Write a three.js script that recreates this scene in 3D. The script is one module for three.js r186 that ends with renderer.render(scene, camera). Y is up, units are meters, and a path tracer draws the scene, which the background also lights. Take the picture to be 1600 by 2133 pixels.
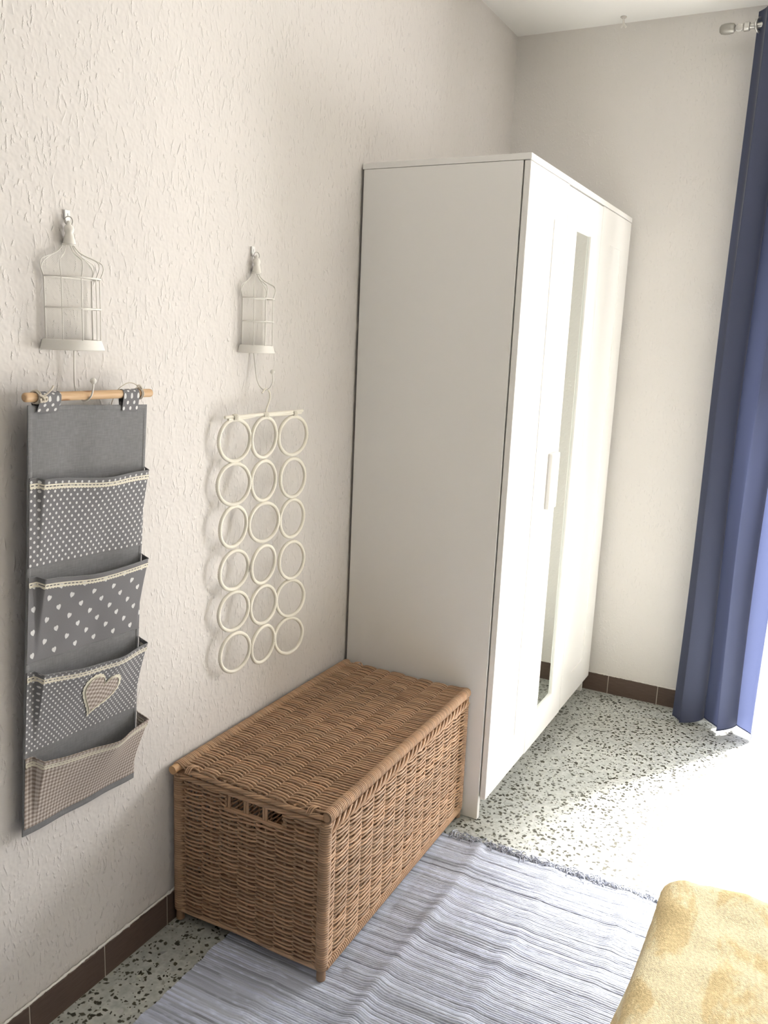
import * as THREE from 'three';
import { RoundedBoxGeometry } from 'three/addons/geometries/RoundedBoxGeometry.js';
import { mergeGeometries } from 'three/addons/utils/BufferGeometryUtils.js';
import { RectAreaLightUniformsLib } from 'three/addons/lights/RectAreaLightUniformsLib.js';

// ---------------------------------------------------------------- camera, light, exposure
const scene = new THREE.Scene();
const camera = new THREE.PerspectiveCamera(2 * Math.atan(1066.5 / 1771.6) * 180 / Math.PI, 1600 / 2133, 0.05, 60);
camera.position.set(1.2695, 1.4104, 3.4323);
camera.rotation.set(-0.1992, 0.4752, 0.0436, 'YXZ');
const renderer = new THREE.WebGLRenderer({ antialias: true });
renderer.toneMapping = THREE.LinearToneMapping;
renderer.toneMappingExposure = 0.945;
renderer.shadowMap.enabled = true;
RectAreaLightUniformsLib.init();

const DOOR = { x0: 1.10, x1: 2.36, y1: 2.16, depth: 0.26 };          // balcony door in the back wall
scene.background = new THREE.Color(0.92, 0.96, 1.0);
scene.backgroundIntensity = 5.0;
// bright sky under the assumed half-lowered roller shutter: a wide, low band of daylight
const BAND = [0.96, 1.64];
const day = new THREE.RectAreaLight(new THREE.Color(1.0, 0.985, 0.985), 21, DOOR.x1 - DOOR.x0, BAND[1] - BAND[0]);
day.position.set((DOOR.x0 + DOOR.x1) / 2, (BAND[0] + BAND[1]) / 2, -DOOR.depth - 0.02);
day.lookAt(day.position.x, day.position.y, 5);
scene.add(day);
const sun = new THREE.DirectionalLight(new THREE.Color(1.0, 0.965, 0.965), 88);
sun.position.set(2.43, 3.4, -2.4); sun.target.position.set(1.5, 0, 0.6);
sun.castShadow = true; sun.shadow.radius = 44;                       // hazy sun sun.shadow.mapSize.set(2048, 2048);
Object.assign(sun.shadow.camera, { left: -3, right: 3, top: 3, bottom: -3, near: 0.1, far: 9 });
scene.add(sun, sun.target);

// ---------------------------------------------------------------- helpers
function rng(seed) { let s = seed >>> 0; return () => { s = (s + 0x6D2B79F5) | 0; let t = Math.imul(s ^ (s >>> 15), 1 | s); t = (t + Math.imul(t ^ (t >>> 7), 61 | t)) ^ t; return ((t ^ (t >>> 14)) >>> 0) / 4294967296; }; }
const clamp = (x, a = 0, b = 1) => Math.min(b, Math.max(a, x));
const lerp = (a, b, t) => a + (b - a) * t;
const sstep = (a, b, x) => { const t = clamp((x - a) / (b - a)); return t * t * (3 - 2 * t); };
const PERM = (() => { const r = rng(77), p = [...Array(256).keys()]; for (let i = 255; i > 0; i--) { const j = Math.floor(r() * (i + 1)); [p[i], p[j]] = [p[j], p[i]]; } return new Uint8Array([...p, ...p]); })();
const GX = new Float32Array(256), GY = new Float32Array(256); for (let i = 0; i < 256; i++) { const a = i / 256 * Math.PI * 2 * 7.13; GX[i] = Math.cos(a); GY[i] = Math.sin(a); }
function noise(x, y, px = 256, py = 256, seed = 0) {                  // gradient noise, periodic in px, py
  const xi = Math.floor(x), yi = Math.floor(y), fx = x - xi, fy = y - yi;
  const x0 = ((xi % px) + px) % px, x1 = (x0 + 1) % px, y0 = ((yi % py) + py) % py, y1 = (y0 + 1) % py;
  const h = (a, b) => PERM[(PERM[(a + seed) & 255] + b) & 255];
  const u = fx * fx * fx * (fx * (fx * 6 - 15) + 10), v = fy * fy * fy * (fy * (fy * 6 - 15) + 10);
  const a = h(x0, y0), b = h(x1, y0), c = h(x0, y1), d = h(x1, y1);
  const n0 = GX[a] * fx + GY[a] * fy, n1 = GX[b] * (fx - 1) + GY[b] * fy, n2 = GX[c] * fx + GY[c] * (fy - 1), n3 = GX[d] * (fx - 1) + GY[d] * (fy - 1);
  return (n0 + u * (n1 - n0) + v * (n2 + u * (n3 - n2) - n0 - u * (n1 - n0))) * 1.5;
}
function texture(w, h, fn, srgb = false) {                            // fn(i, j) -> [r, g, b] or grey, 0..1
  const d = new Uint8Array(w * h * 4);
  for (let j = 0, k = 0; j < h; j++) for (let i = 0; i < w; i++, k += 4) {
    const c = fn(i, j);
    if (typeof c === 'number') d[k] = d[k + 1] = d[k + 2] = clamp(c) * 255; else { d[k] = clamp(c[0]) * 255; d[k + 1] = clamp(c[1]) * 255; d[k + 2] = clamp(c[2]) * 255; }
    d[k + 3] = 255;
  }
  return finish(d, w, h, srgb);
}
function finish(d, w, h, srgb) {
  const t = new THREE.DataTexture(d, w, h, THREE.RGBAFormat);
  t.wrapS = t.wrapT = THREE.RepeatWrapping; t.magFilter = THREE.LinearFilter; t.minFilter = THREE.LinearMipmapLinearFilter; t.generateMipmaps = true;
  if (srgb) t.colorSpace = THREE.SRGBColorSpace;
  t.needsUpdate = true; return t;
}
const sized = (t, sx, sy = sx) => { t.repeat.set(1 / sx, 1 / sy); return t; };   // uv in metres, one tile sx by sy metres
const lin = (r, g, b) => new THREE.Color().setRGB(r, g, b);
const std = (o) => new THREE.MeshStandardMaterial(o);

const names = new Map();
const numbered = (n) => { const k = names.get(n) || 0; names.set(n, k + 1); return k ? n + '_' + String(k).padStart(3, '0') : n; };
function thing(name, label, category, pos = [0, 0, 0], group) {
  const o = new THREE.Group(); o.name = numbered(name); o.position.set(...pos); scene.add(o);
  o.userData = { label, category }; if (group) o.userData.group = group;
  return o;
}
function obj(name, geo, mat, parent = scene, ud) {
  const m = new THREE.Mesh(geo, mat); m.name = parent === scene ? numbered(name) : name; m.castShadow = m.receiveShadow = true; parent.add(m);
  if (ud) Object.assign(m.userData, ud);
  return m;
}
const struct = (name, geo, mat) => obj(name, geo, mat, scene, { kind: 'structure' });

class GB {                                                            // collects tubes and grids into one geometry
  constructor() { this.p = []; this.n = []; this.t = []; this.c = []; this.i = []; }
  tube(pts, r, sides = 6, { closed = false, cap = true, col = [1, 1, 1], up } = {}) {
    const N = pts.length, P = pts.map((q) => (q.isVector3 ? q : new THREE.Vector3(...q))), base = this.p.length / 3;
    const T = P.map((_, k) => { const a = closed ? P[(k + N - 1) % N] : P[Math.max(0, k - 1)], b = closed ? P[(k + 1) % N] : P[Math.min(N - 1, k + 1)]; return b.clone().sub(a).normalize(); });
    let nrm = up ? new THREE.Vector3(...up) : (Math.abs(T[0].y) < 0.9 ? new THREE.Vector3(0, 1, 0) : new THREE.Vector3(1, 0, 0));
    const R = typeof r === 'function' ? r : () => r, C = typeof col === 'function' ? col : () => col; let L = 0; const bin = new THREE.Vector3(), q = new THREE.Vector3();
    const rows = closed ? N + 1 : N;
    for (let k = 0; k < rows; k++) {
      const kk = k % N; if (k) L += P[kk].distanceTo(P[(k - 1) % N]);
      nrm.addScaledVector(T[kk], -nrm.dot(T[kk])).normalize(); bin.crossVectors(T[kk], nrm);
      const rr = R(k / (rows - 1), k), cc = C(k / (rows - 1), k);
      for (let s = 0; s <= sides; s++) {
        const a = s / sides * Math.PI * 2; q.copy(nrm).multiplyScalar(Math.cos(a)).addScaledVector(bin, Math.sin(a));
        this.p.push(P[kk].x + q.x * rr, P[kk].y + q.y * rr, P[kk].z + q.z * rr); this.n.push(q.x, q.y, q.z); this.t.push(s / sides * 2 * Math.PI * rr, L); this.c.push(...cc);
      }
    }
    const w = sides + 1;
    for (let k = 0; k < rows - 1; k++) for (let s = 0; s < sides; s++) { const a = base + k * w + s, b = a + 1, c = a + w, d = c + 1; this.i.push(a, b, c, b, d, c); }
    if (cap && !closed) for (const [k, sg] of [[0, -1], [N - 1, 1]]) {
      const b0 = this.p.length / 3, t = T[k]; this.p.push(P[k].x, P[k].y, P[k].z); this.n.push(t.x * sg, t.y * sg, t.z * sg); this.t.push(0, 0); this.c.push(...C(k ? 1 : 0, k));
      for (let s = 0; s <= sides; s++) { const src = (base + k * w + s) * 3; this.p.push(this.p[src], this.p[src + 1], this.p[src + 2]); this.n.push(t.x * sg, t.y * sg, t.z * sg); this.t.push(0, 0); this.c.push(...C(k ? 1 : 0, k)); }
      for (let s = 0; s < sides; s++) sg > 0 ? this.i.push(b0, b0 + 1 + s, b0 + 2 + s) : this.i.push(b0, b0 + 2 + s, b0 + 1 + s);
    }
    return this;
  }
  grid(fn, nu, nv, uv = (u, v) => [u, v], col) {                      // fn(u, v) -> [x, y, z], u and v 0..1; face towards du x dv
    const base = this.p.length / 3, A = [];
    for (let j = 0; j <= nv; j++) for (let i = 0; i <= nu; i++) { const q = fn(i / nu, j / nv); A.push(q); this.p.push(...q); this.t.push(...uv(i / nu, j / nv)); this.c.push(...(col ? col(i / nu, j / nv) : [1, 1, 1])); }
    const at = (i, j) => A[clamp(j, 0, nv) * (nu + 1) + clamp(i, 0, nu)];
    for (let j = 0; j <= nv; j++) for (let i = 0; i <= nu; i++) {
      const a = at(i + 1, j), b = at(i - 1, j), c = at(i, j + 1), d = at(i, j - 1), ux = a[0] - b[0], uy = a[1] - b[1], uz = a[2] - b[2], vx = c[0] - d[0], vy = c[1] - d[1], vz = c[2] - d[2];
      let x = uy * vz - uz * vy, y = uz * vx - ux * vz, z = ux * vy - uy * vx; const l = Math.hypot(x, y, z) || 1; this.n.push(x / l, y / l, z / l);
    }
    for (let j = 0; j < nv; j++) for (let i = 0; i < nu; i++) { const a = base + j * (nu + 1) + i, b = a + 1, c = a + nu + 1, d = c + 1; this.i.push(a, b, d, a, d, c); }
    return this;
  }
  build(color = false) {
    const g = new THREE.BufferGeometry();
    g.setAttribute('position', new THREE.Float32BufferAttribute(this.p, 3)); g.setAttribute('normal', new THREE.Float32BufferAttribute(this.n, 3)); g.setAttribute('uv', new THREE.Float32BufferAttribute(this.t, 2));
    if (color) g.setAttribute('color', new THREE.Float32BufferAttribute(this.c, 3));
    g.setIndex(this.i); return g;
  }
}
function boxUV(g, off = [0, 0, 0]) {                                  // uv in metres, by the way each face looks
  const p = g.attributes.position, n = g.attributes.normal, uv = new Float32Array(p.count * 2);
  for (let k = 0; k < p.count; k++) {
    const x = p.getX(k) + off[0], y = p.getY(k) + off[1], z = p.getZ(k) + off[2], ax = Math.abs(n.getX(k)), ay = Math.abs(n.getY(k)), az = Math.abs(n.getZ(k));
    if (ax >= ay && ax >= az) { uv[2 * k] = z; uv[2 * k + 1] = y; } else if (ay >= az) { uv[2 * k] = x; uv[2 * k + 1] = z; } else { uv[2 * k] = x; uv[2 * k + 1] = y; }
  }
  g.setAttribute('uv', new THREE.BufferAttribute(uv, 2)); return g;
}
const slab = (a, b) => boxUV(new THREE.BoxGeometry(b[0] - a[0], b[1] - a[1], b[2] - a[2]).translate((a[0] + b[0]) / 2, (a[1] + b[1]) / 2, (a[2] + b[2]) / 2));
const rbox = (a, b, r = 0.002, seg = 2) => boxUV(new RoundedBoxGeometry(b[0] - a[0], b[1] - a[1], b[2] - a[2], seg, r).translate((a[0] + b[0]) / 2, (a[1] + b[1]) / 2, (a[2] + b[2]) / 2));
const curve = (pts, n, closed = false) => new THREE.CatmullRomCurve3(pts.map((p) => new THREE.Vector3(...p)), closed, 'centripetal').getPoints(n);
const helix = (c, axis, r, len, pitch, seg = 10) => {                 // points of a coil round an axis: 'x', 'y' or 'z'
  const n = Math.round(len / pitch * seg), out = [];
  for (let k = 0; k <= n; k++) { const a = k / seg * 2 * Math.PI, t = k / n * len, u = r * Math.cos(a), v = r * Math.sin(a); out.push(axis === 'y' ? [c[0] + u, c[1] + t, c[2] + v] : axis === 'z' ? [c[0] + u, c[1] + v, c[2] + t] : [c[0] + t, c[1] + u, c[2] + v]); }
  return out;
};

// ---------------------------------------------------------------- the room
const W = 3.1, LEN = 4.35, H = 2.595;
const plaster = (() => {                                             // rough trowelled render: short lips of plaster, steep on one side, over a soft ground
  const n = 2048, h = new Float32Array(n * n), r = rng(19), mm = n / 1550;
  for (let k = 0; k < 9000; k++) {
    const big = r(), len = (7 + 27 * Math.pow(r(), 2.2)) * mm, amp = 0.25 + 0.75 * Math.pow(big, 1.5), lean = (r() - 0.5) * 0.7, bend = (r() - 0.5) * 1.2, dec = (2.2 + 5 * r()) * mm, x0 = r() * n, y0 = r() * n, flip = r() < 0.16 ? -1 : 1, ph = r() * 6.28;
    const L = Math.ceil(len), back = Math.ceil(dec * 2.6);
    for (let y = 0; y <= L; y++) {
      const t = y / L, taper = Math.sin(Math.PI * t) ** 0.9, cx = x0 + lean * y + bend * (t - 0.5) ** 2 * len * 0.5 + 0.9 * mm * Math.sin(y / (6.0 * mm) + ph), yy = ((Math.floor(y0 + y) % n) + n) % n, xi = Math.floor(cx), fx = cx - xi;
      for (let d = -3; d <= back; d++) {
        const q = (d - fx) / mm, pr = q < -1 ? 0 : q < 0.5 ? (q + 1) / 1.5 : Math.exp(-(q - 0.5) * mm / dec * 1.6), v = amp * taper * pr, k2 = yy * n + (((xi - flip * d) % n) + n) % n;
        if (v > h[k2]) h[k2] = v;
      }
    }
  }
  return texture(n, n, (i, j) => { const x = i / n, y = j / n; return 0.12 + 0.62 * h[j * n + i] + 0.12 * noise(x * 60, y * 40, 60, 40, 5) + 0.07 * noise(x * 170, y * 150, 170, 150, 6) + 0.035 * noise(x * 250, y * 250, 250, 250, 7); });
})();
sized(plaster, 1.55);
const wallDimMat = std({ color: lin(0.665, 0.632, 0.60), roughness: 0.95, bumpMap: plaster, bumpScale: 0.0032 });  // same paint as the back wall, darkened to hold down its light
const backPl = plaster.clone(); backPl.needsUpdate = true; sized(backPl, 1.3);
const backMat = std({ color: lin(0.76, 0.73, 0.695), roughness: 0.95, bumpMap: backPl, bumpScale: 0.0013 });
const ceilMat = std({ color: lin(0.87, 0.855, 0.83), roughness: 0.95 });

// terrazzo: pale ground, dark olive chips of broken stone and a few paler ones
const terrazzo = (() => {
  const n = 2048, d = new Uint8Array(n * n * 4), S = 1.5, r = rng(5);
  for (let j = 0, k = 0; j < n; j++) for (let i = 0; i < n; i++, k += 4) {
    const x = i / n, y = j / n, g = 0.05 * noise(x * 70, y * 70, 70, 70, 3) + 0.035 * noise(x * 200, y * 200, 200, 200, 4), m = 0.03 * noise(x * 9, y * 9, 9, 9, 6);
    d[k] = (0.695 + g + m) * 255; d[k + 1] = (0.705 + g + m) * 255; d[k + 2] = (0.68 + g + m * 0.9) * 255; d[k + 3] = 255;
  }
  const chip = (cx, cy, rad, col, sharp) => {
    const m = 4 + Math.floor(r() * 3), a0 = r() * 6.28, el = 0.45 + r() * 0.55, ea = r() * 3.14, ce = Math.cos(ea), se = Math.sin(ea), pl = [];
    for (let q = 0; q < m; q++) { const a = a0 + (q + (r() - 0.5) * 0.6) / m * 6.28; pl.push([Math.cos(a), Math.sin(a), rad * (0.55 + r() * 0.5)]); }
    const R = Math.ceil(rad * 1.8);
    for (let y = -R; y <= R; y++) for (let x = -R; x <= R; x++) {
      const u = (x * ce + y * se), v = (-x * se + y * ce) / el; let e = -9; for (const [a, b, c] of pl) e = Math.max(e, u * a + v * b - c);
      const t = clamp(0.5 - e / sharp); if (t <= 0) continue;
      const k = ((((cy + y) % n + n) % n) * n + ((cx + x) % n + n) % n) * 4; for (let q = 0; q < 3; q++) d[k + q] = lerp(d[k + q], col[q], t);
    }
  };
  const px = n / S;
  for (let k = 0; k < 5200; k++) { const c = 148 + r() * 48; chip(Math.floor(r() * n), Math.floor(r() * n), px * (0.002 + r() * 0.006), [c, c * (1.0 + r() * 0.015), c * (0.94 + r() * 0.05)], 4); }
  for (let k = 0; k < 700; k++) { const c = 120 + r() * 30; chip(Math.floor(r() * n), Math.floor(r() * n), px * (0.002 + r() * 0.004), [c, c, c * 0.93], 2); }
  for (let k = 0; k < 14000; k++) { const c = 52 + r() * 26; chip(Math.floor(r() * n), Math.floor(r() * n), px * (0.0013 + Math.pow(r(), 1.7) * 0.0057), [c * 1.0, c * 0.98, c * 0.78], 1.6); }
  return sized(finish(d, n, n, true), S);
})();
const floorMat = std({ map: terrazzo, roughness: 0.42 });

struct('floor', slab([-0.2, -0.15, -0.26], [W + 0.2, 0, LEN + 0.2]), floorMat);
struct('ceiling', slab([-0.2, H, -0.26], [W + 0.2, H + 0.15, LEN + 0.2]), ceilMat);
struct('wall_left', slab([-0.2, 0, 0], [0, H, LEN]), wallDimMat);
const bounceCutMat = std({ color: lin(0.34, 0.34, 0.35), roughness: 0.95 });  // unseen front wall, colour darkened to cut light bounced round the room
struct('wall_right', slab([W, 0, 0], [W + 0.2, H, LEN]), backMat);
struct('wall_front', slab([-0.2, 0, LEN], [W + 0.2, H, LEN + 0.2]), bounceCutMat);
struct('wall_back', mergeGeometries([slab([-0.2, 0, -DOOR.depth], [DOOR.x0, H, 0]), slab([DOOR.x1, 0, -DOOR.depth], [W + 0.2, H, 0]), slab([DOOR.x0, DOOR.y1, -DOOR.depth], [DOOR.x1, H, 0])]), backMat);
struct('door_1', mergeGeometries([
  rbox([DOOR.x0, 0, -0.17], [DOOR.x0 + 0.05, DOOR.y1, -0.11], 0.004), rbox([DOOR.x1 - 0.05, 0, -0.17], [DOOR.x1, DOOR.y1, -0.11], 0.004), rbox([DOOR.x0, DOOR.y1 - 0.05, -0.17], [DOOR.x1, DOOR.y1, -0.11], 0.004),
]), std({ color: lin(0.8, 0.8, 0.78), roughness: 0.5 }));

// outside, unseen: balcony floor, parapet, half-down roller shutter; assumed, set to shape the daylight
const outMat = std({ color: lin(0.62, 0.60, 0.56), roughness: 0.9 });
struct('balcony_floor', slab([0.2, -0.15, -1.65], [W + 0.2, -0.01, -0.26]), outMat);
struct('balcony_parapet', slab([0.2, -0.15, -1.80], [W + 0.2, 0.55, -1.65]), outMat);
{
  const root = new THREE.Group(); root.name = 'roller_shutter'; root.userData.kind = 'structure'; scene.add(root);
  const m = std({ color: lin(0.55, 0.52, 0.46), roughness: 0.6 });
  for (let y = BAND[1] + 0.01, k = 0; y < DOOR.y1 - 0.01; y += 0.052, k++) obj(k ? 'slat_' + String(k).padStart(3, '0') : 'slat', rbox([DOOR.x0 + 0.004, y, -0.235], [DOOR.x1 - 0.004, Math.min(y + 0.050, DOOR.y1 - 0.002), -0.222], 0.004), m, root);
}

// skirting of brown tiles with pale joints
const tileTex = texture(256, 128, (i, j) => { const x = i / 256, y = j / 128, g = noise(x * 6, y * 60, 6, 60, 3) * 0.5 + noise(x * 12, y * 110, 12, 110, 4) * 0.35; return [0.345 + 0.06 * g, 0.283 + 0.055 * g, 0.25 + 0.05 * g]; }, true);
sized(tileTex, 0.25, 0.09);
const tileMats = [1, 0.92, 1.07].map((k) => std({ color: lin(k, k, k), map: tileTex, roughness: 0.55 }));
const groutMat = std({ color: lin(0.50, 0.45, 0.39), roughness: 0.95 });
const paintMat = std({ color: lin(0.80, 0.77, 0.72), roughness: 0.9 });
function skirting(name, along, from, to, first) {
  const root = new THREE.Group(); root.name = name; root.userData.kind = 'structure'; scene.add(root);
  const hb = 0.077, place = (a, b, d0, d1, y0, y1) => (along === 'z' ? [[d0, y0, a], [d1, y1, b]] : [[a, y0, d0], [b, y1, d1]]);
  obj('grout', slab(...place(from, to, 0.0, 0.0090, 0, hb - 0.001)), groutMat, root);
  let q = 0;
  for (let a = first - 0.2 * Math.ceil((first - from) / 0.2); a < to; a += 0.2, q++) {
    const a0 = Math.max(from, a + 0.0013), a1 = Math.min(to, a + 0.1987); if (a1 - a0 < 0.01) continue;
    obj(q ? 'tile_' + String(q).padStart(3, '0') : 'tile', rbox(...place(a0, a1, 0.0005, 0.0098, 0.001, hb), 0.0009), tileMats[(q * 7) % 3], root);
  }
  const g = new GB(), r = rng(name.length * 31), pts = [];             // rough bead of wall paint along the tile tops
  for (let a = from; a <= to; a += 0.006) pts.push(along === 'z' ? [0.0045, hb + 0.0012 + (r() - 0.5) * 0.0022, a] : [a, hb + 0.0012 + (r() - 0.5) * 0.0022, 0.0045]);
  const rad = pts.map(() => 0.0020 + r() * 0.0022 + (r() > 0.97 ? 0.0022 : 0)); g.tube(pts, (t, k) => rad[k % rad.length], 6);
  obj('paint_bead', g.build(), paintMat, root);
}
skirting('baseboard_left', 'z', 0.0, LEN, 2.035);
skirting('baseboard_back', 'x', 0.012, DOOR.x0 - 0.005, 0.595);

// ---------------------------------------------------------------- wardrobe
{
  const white = std({ color: lin(0.83, 0.815, 0.785), roughness: 0.38 }), white2 = std({ color: lin(0.83, 0.815, 0.785), roughness: 0.45 });
  const t = thing('wardrobe', 'tall white three-door wardrobe with a narrow mirror on its middle door', 'wardrobe', [0.0173, 0, 0.0297]);
  t.rotation.y = -0.0102;                                            // local x is the depth, local z the length
  const Lw = 1.17, D = 0.50, Hh = 1.90, dd = D - 0.0215;
  const board = (a, b, r = 0.0012) => rbox(a, b, r, 1);
  obj('side_panel', board([0.004, 0.0015, Lw - 0.017], [dd, Hh - 0.0175, Lw]), white, t);
  obj('side_panel', board([0.004, 0.0015, 0], [dd, Hh - 0.0175, 0.017]), white, t);
  obj('top_panel', board([0, Hh - 0.0165, 0], [D + 0.001, Hh, Lw]), white, t);
  obj('bottom_panel', board([0.006, 0.075, 0.017], [dd - 0.004, 0.091, Lw - 0.017]), white2, t);
  obj('back_panel', slab([0.006, 0.03, 0.012], [0.010, Hh - 0.018, Lw - 0.012]), white2, t);
  obj('divider', board([0.012, 0.091, 0.775], [dd - 0.004, Hh - 0.0175, 0.791]), white2, t);
  obj('shelf', board([0.012, 1.62, 0.017], [dd - 0.03, 1.636, 0.775]), white2, t);
  obj('plinth', board([dd - 0.055, 0.0015, 0.017], [dd - 0.04, 0.075, Lw - 0.017]), white2, t);
  const y0 = 0.072, doors = [[0.818, 1.1685, Hh - 0.0185, 0.0], [0.420, 0.815, Hh - 0.0215, -0.004], [0.0015, 0.417, Hh - 0.0185, 0.0]];
  const ry0 = 0.185, ry1 = 1.768;                                     // the sunk middle of each door
  const sunk = [[0.933, 1.055], [0.540, 0.706], [0.125, 0.290]], handleAt = [null, [0.734, 0.812], null];
  doors.forEach(([z0, z1, top, low], k) => {
    const s = new THREE.Shape(); s.moveTo(z0, y0 + low); s.lineTo(z1, y0 + low); s.lineTo(z1, top); s.lineTo(z0, top); s.closePath();
    const h = new THREE.Path(); h.moveTo(sunk[k][0], ry0); h.lineTo(sunk[k][0], ry1); h.lineTo(sunk[k][1], ry1); h.lineTo(sunk[k][1], ry0); h.closePath(); s.holes.push(h);
    const g = new THREE.ExtrudeGeometry(s, { depth: 0.0135, bevelEnabled: true, bevelThickness: 0.002, bevelSize: 0.0016, bevelOffset: -0.0016, bevelSegments: 2 });
    g.rotateY(-Math.PI / 2); g.scale(-1, 1, 1);                       // shape x becomes z, extrusion becomes x
    const ix = g.index; if (!ix) { const p = g.attributes.position, n = g.attributes.normal; for (let q = 0; q < p.count; q += 3) for (const A of [p, n, g.attributes.uv]) { for (let e = 0; e < A.itemSize; e++) { const o = A.array[(q + 1) * A.itemSize + e]; A.array[(q + 1) * A.itemSize + e] = A.array[(q + 2) * A.itemSize + e]; A.array[(q + 2) * A.itemSize + e] = o; } } }
    g.translate(D - 0.0155, 0, 0);
    const dr = obj('door', g, white, t, k === 1 ? { label: 'middle door with a narrow mirror' } : undefined);
    obj(k === 1 ? 'mirror' : 'inset_panel', slab([D - 0.0165, ry0 - 0.012, sunk[k][0] - 0.012], [k === 1 ? D - 0.0065 : D - 0.0028, ry1 + 0.012, sunk[k][1] + 0.012]), k === 1 ? std({ color: lin(0.86, 0.90, 0.865), roughness: 0.03, metalness: 1 }) : white, dr);
    if (!handleAt[k]) return;
    const [a, b] = handleAt[k];
    obj('handle', rbox([D - 0.001, 0.905, a], [D + 0.0145, 1.085, b], 0.004, 3), white2, dr);
  });
}

// ---------------------------------------------------------------- wicker chest
{
  const wick = std({ color: lin(1, 1, 1), vertexColors: true, roughness: 0.5 });
  const cane = [0.46, 0.292, 0.176], R = rng(11);
  const tone = () => { const k = 0.78 + R() * 0.42, w = (R() - 0.5) * 0.12; return [cane[0] * k * (1 + w * 0.3), cane[1] * k * (1 + w), cane[2] * k * (1 + w * 1.6)]; };
  const x0 = 0.018, x1 = 0.430, z0 = 1.222, z1 = 2.008, yb = 0.036, yt = 0.395;
  const t = thing('wicker_chest', 'large brown woven wicker chest with a lid, standing against the wardrobe side', 'wicker chest', [0, 0, 0]);
  const STUFF = { kind: 'stuff' };
  // rows of cane in and out of upright stakes; P(u, n, v) puts along, outward and up into the room
  function weave(P, len, height, step, pitch, hole) {
    const g = new GB(), rows = Math.round(height / pitch), m = Math.round(len / step), s = len / m;
    for (let k = 0; k <= m; k++) g.tube([P(k * s, 0, 0.0), P(k * s + (R() - 0.5) * 0.004, 0, height * 0.5), P(k * s, 0, height)], 0.0034, 6, { col: tone() });
    for (let j = 0; j < rows; j++) {
      const v = (j + 0.5) * pitch, col = tone(), rad = 0.0025 + R() * 0.0005, amp = 0.0040 + R() * 0.001, wob = R() * 6.28, n = m * 10, sg = j % 2 ? 1 : -1;
      let run = [];
      const flush = () => { if (run.length > 2) g.tube(run, rad, 5, { col }); run = []; };
      for (let q = 0; q <= n; q++) {
        const u = q / n * len, ph = u / s * Math.PI;
        if (hole && u > hole[0] && u < hole[1] && v > hole[2] && v < hole[3]) { flush(); continue; }
        run.push(P(u, sg * amp * Math.tanh(2.4 * Math.cos(ph)), v + 0.0011 * Math.sin(ph * 0.63 + wob) + 0.0008 * Math.sin(ph * 2 + j)));
      }
      flush();
    }
    return g;
  }
  const NEAR_HOLE = [0.150, 0.302, 0.312, 0.350];
  obj('front_weave', weave((u, n, v) => [x1 + n, yb + v, z1 - 0.012 - u], z1 - z0 - 0.024, yt - yb - 0.018, 0.060, 0.0051).build(true), wick, t, STUFF);
  obj('end_weave', weave((u, n, v) => [x0 + u, yb + v, z1 + n], x1 - x0, yt - yb - 0.010, 0.0515, 0.0051, NEAR_HOLE).build(true), wick, t, STUFF);
  obj('end_weave', weave((u, n, v) => [x0 + u, yb + v, z0 - n], x1 - x0, yt - yb - 0.010, 0.0515, 0.0051, NEAR_HOLE).build(true), wick, t, STUFF);
  obj('back_weave', weave((u, n, v) => [x0 - n, yb + v, z0 + u], z1 - z0, yt - yb - 0.010, 0.060, 0.0066).build(true), wick, t, STUFF);
  { const g = new GB(); for (let k = 0; k < 66; k++) g.tube([[x0, yb + 0.006, z0 + 0.006 + k * 0.0119], [x1, yb + 0.006, z0 + 0.006 + k * 0.0119]], 0.0055, 5, { col: tone() }); obj('base_slats', g.build(true), wick, t, STUFF); }
  // handle slot rims and bars
  for (const zz of [z1, z0]) {
    const g = new GB(), xs = x0 + NEAR_HOLE[0], xe = x0 + NEAR_HOLE[1], ya = yb + NEAR_HOLE[2] - 0.001, yc = yb + NEAR_HOLE[3] + 0.003;
    for (const y of [ya, yc]) for (const o of [-0.003, 0.003]) g.tube([[xs - 0.006, y, zz + o], [xe + 0.006, y, zz + o]], 0.0034, 6, { col: tone() });
    for (const x of [xs - 0.004, xs + 0.049, xs + 0.101, xe + 0.004]) g.tube([[x, ya, zz], [x, yc, zz]], 0.0038, 6, { col: tone() });
    obj('handle_slot', g.build(true), wick, t);
  }
  // corner posts: a pole with cane wound round it
  for (const [x, z] of [[x1 - 0.003, z1 - 0.004], [x0 + 0.006, z1 - 0.004], [x1 - 0.003, z0 + 0.004], [x0 + 0.006, z0 + 0.004]]) {
    const g = new GB(), c1 = tone(); g.tube([[x, 0.036, z], [x, yt, z]], 0.0115, 10, { col: c1 });
    const hx = helix([x, yb, z], 'y', 0.0120, yt - yb - 0.004, 0.0058, 10); const cs = hx.map(() => 0), rr = rng(Math.round(x * 999)); let c = tone();
    const cols = hx.map((_, k) => { if (k % 23 === 0) { const kk = 0.8 + rr() * 0.35; c = cane.map((q) => q * kk); } return c; });
    g.tube(hx, 0.0033, 5, { col: (s, k) => cols[Math.min(k, cols.length - 1)] });
    const post = obj('corner_post', g.build(true), wick, t);
    obj('foot', new GB().tube([[x, 0.0065, z], [x, 0.04, z]], 0.0105, 12, { col: cane.map((q) => q * 0.7) }).build(true), wick, t);
  }
  // borders: two canes twisted round each other along the top and bottom edges
  function twist(g, P, len, r, rad, turns, strands = 2) {
    for (let q = 0; q < strands; q++) { const pts = [], n = Math.round(turns * 12); for (let k = 0; k <= n; k++) { const a = k / n * turns * 6.283 + q / strands * 6.283; pts.push(P(k / n * len, r * Math.cos(a), r * Math.sin(a))); } g.tube(pts, rad, 6, { col: tone() }); }
  }
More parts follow.
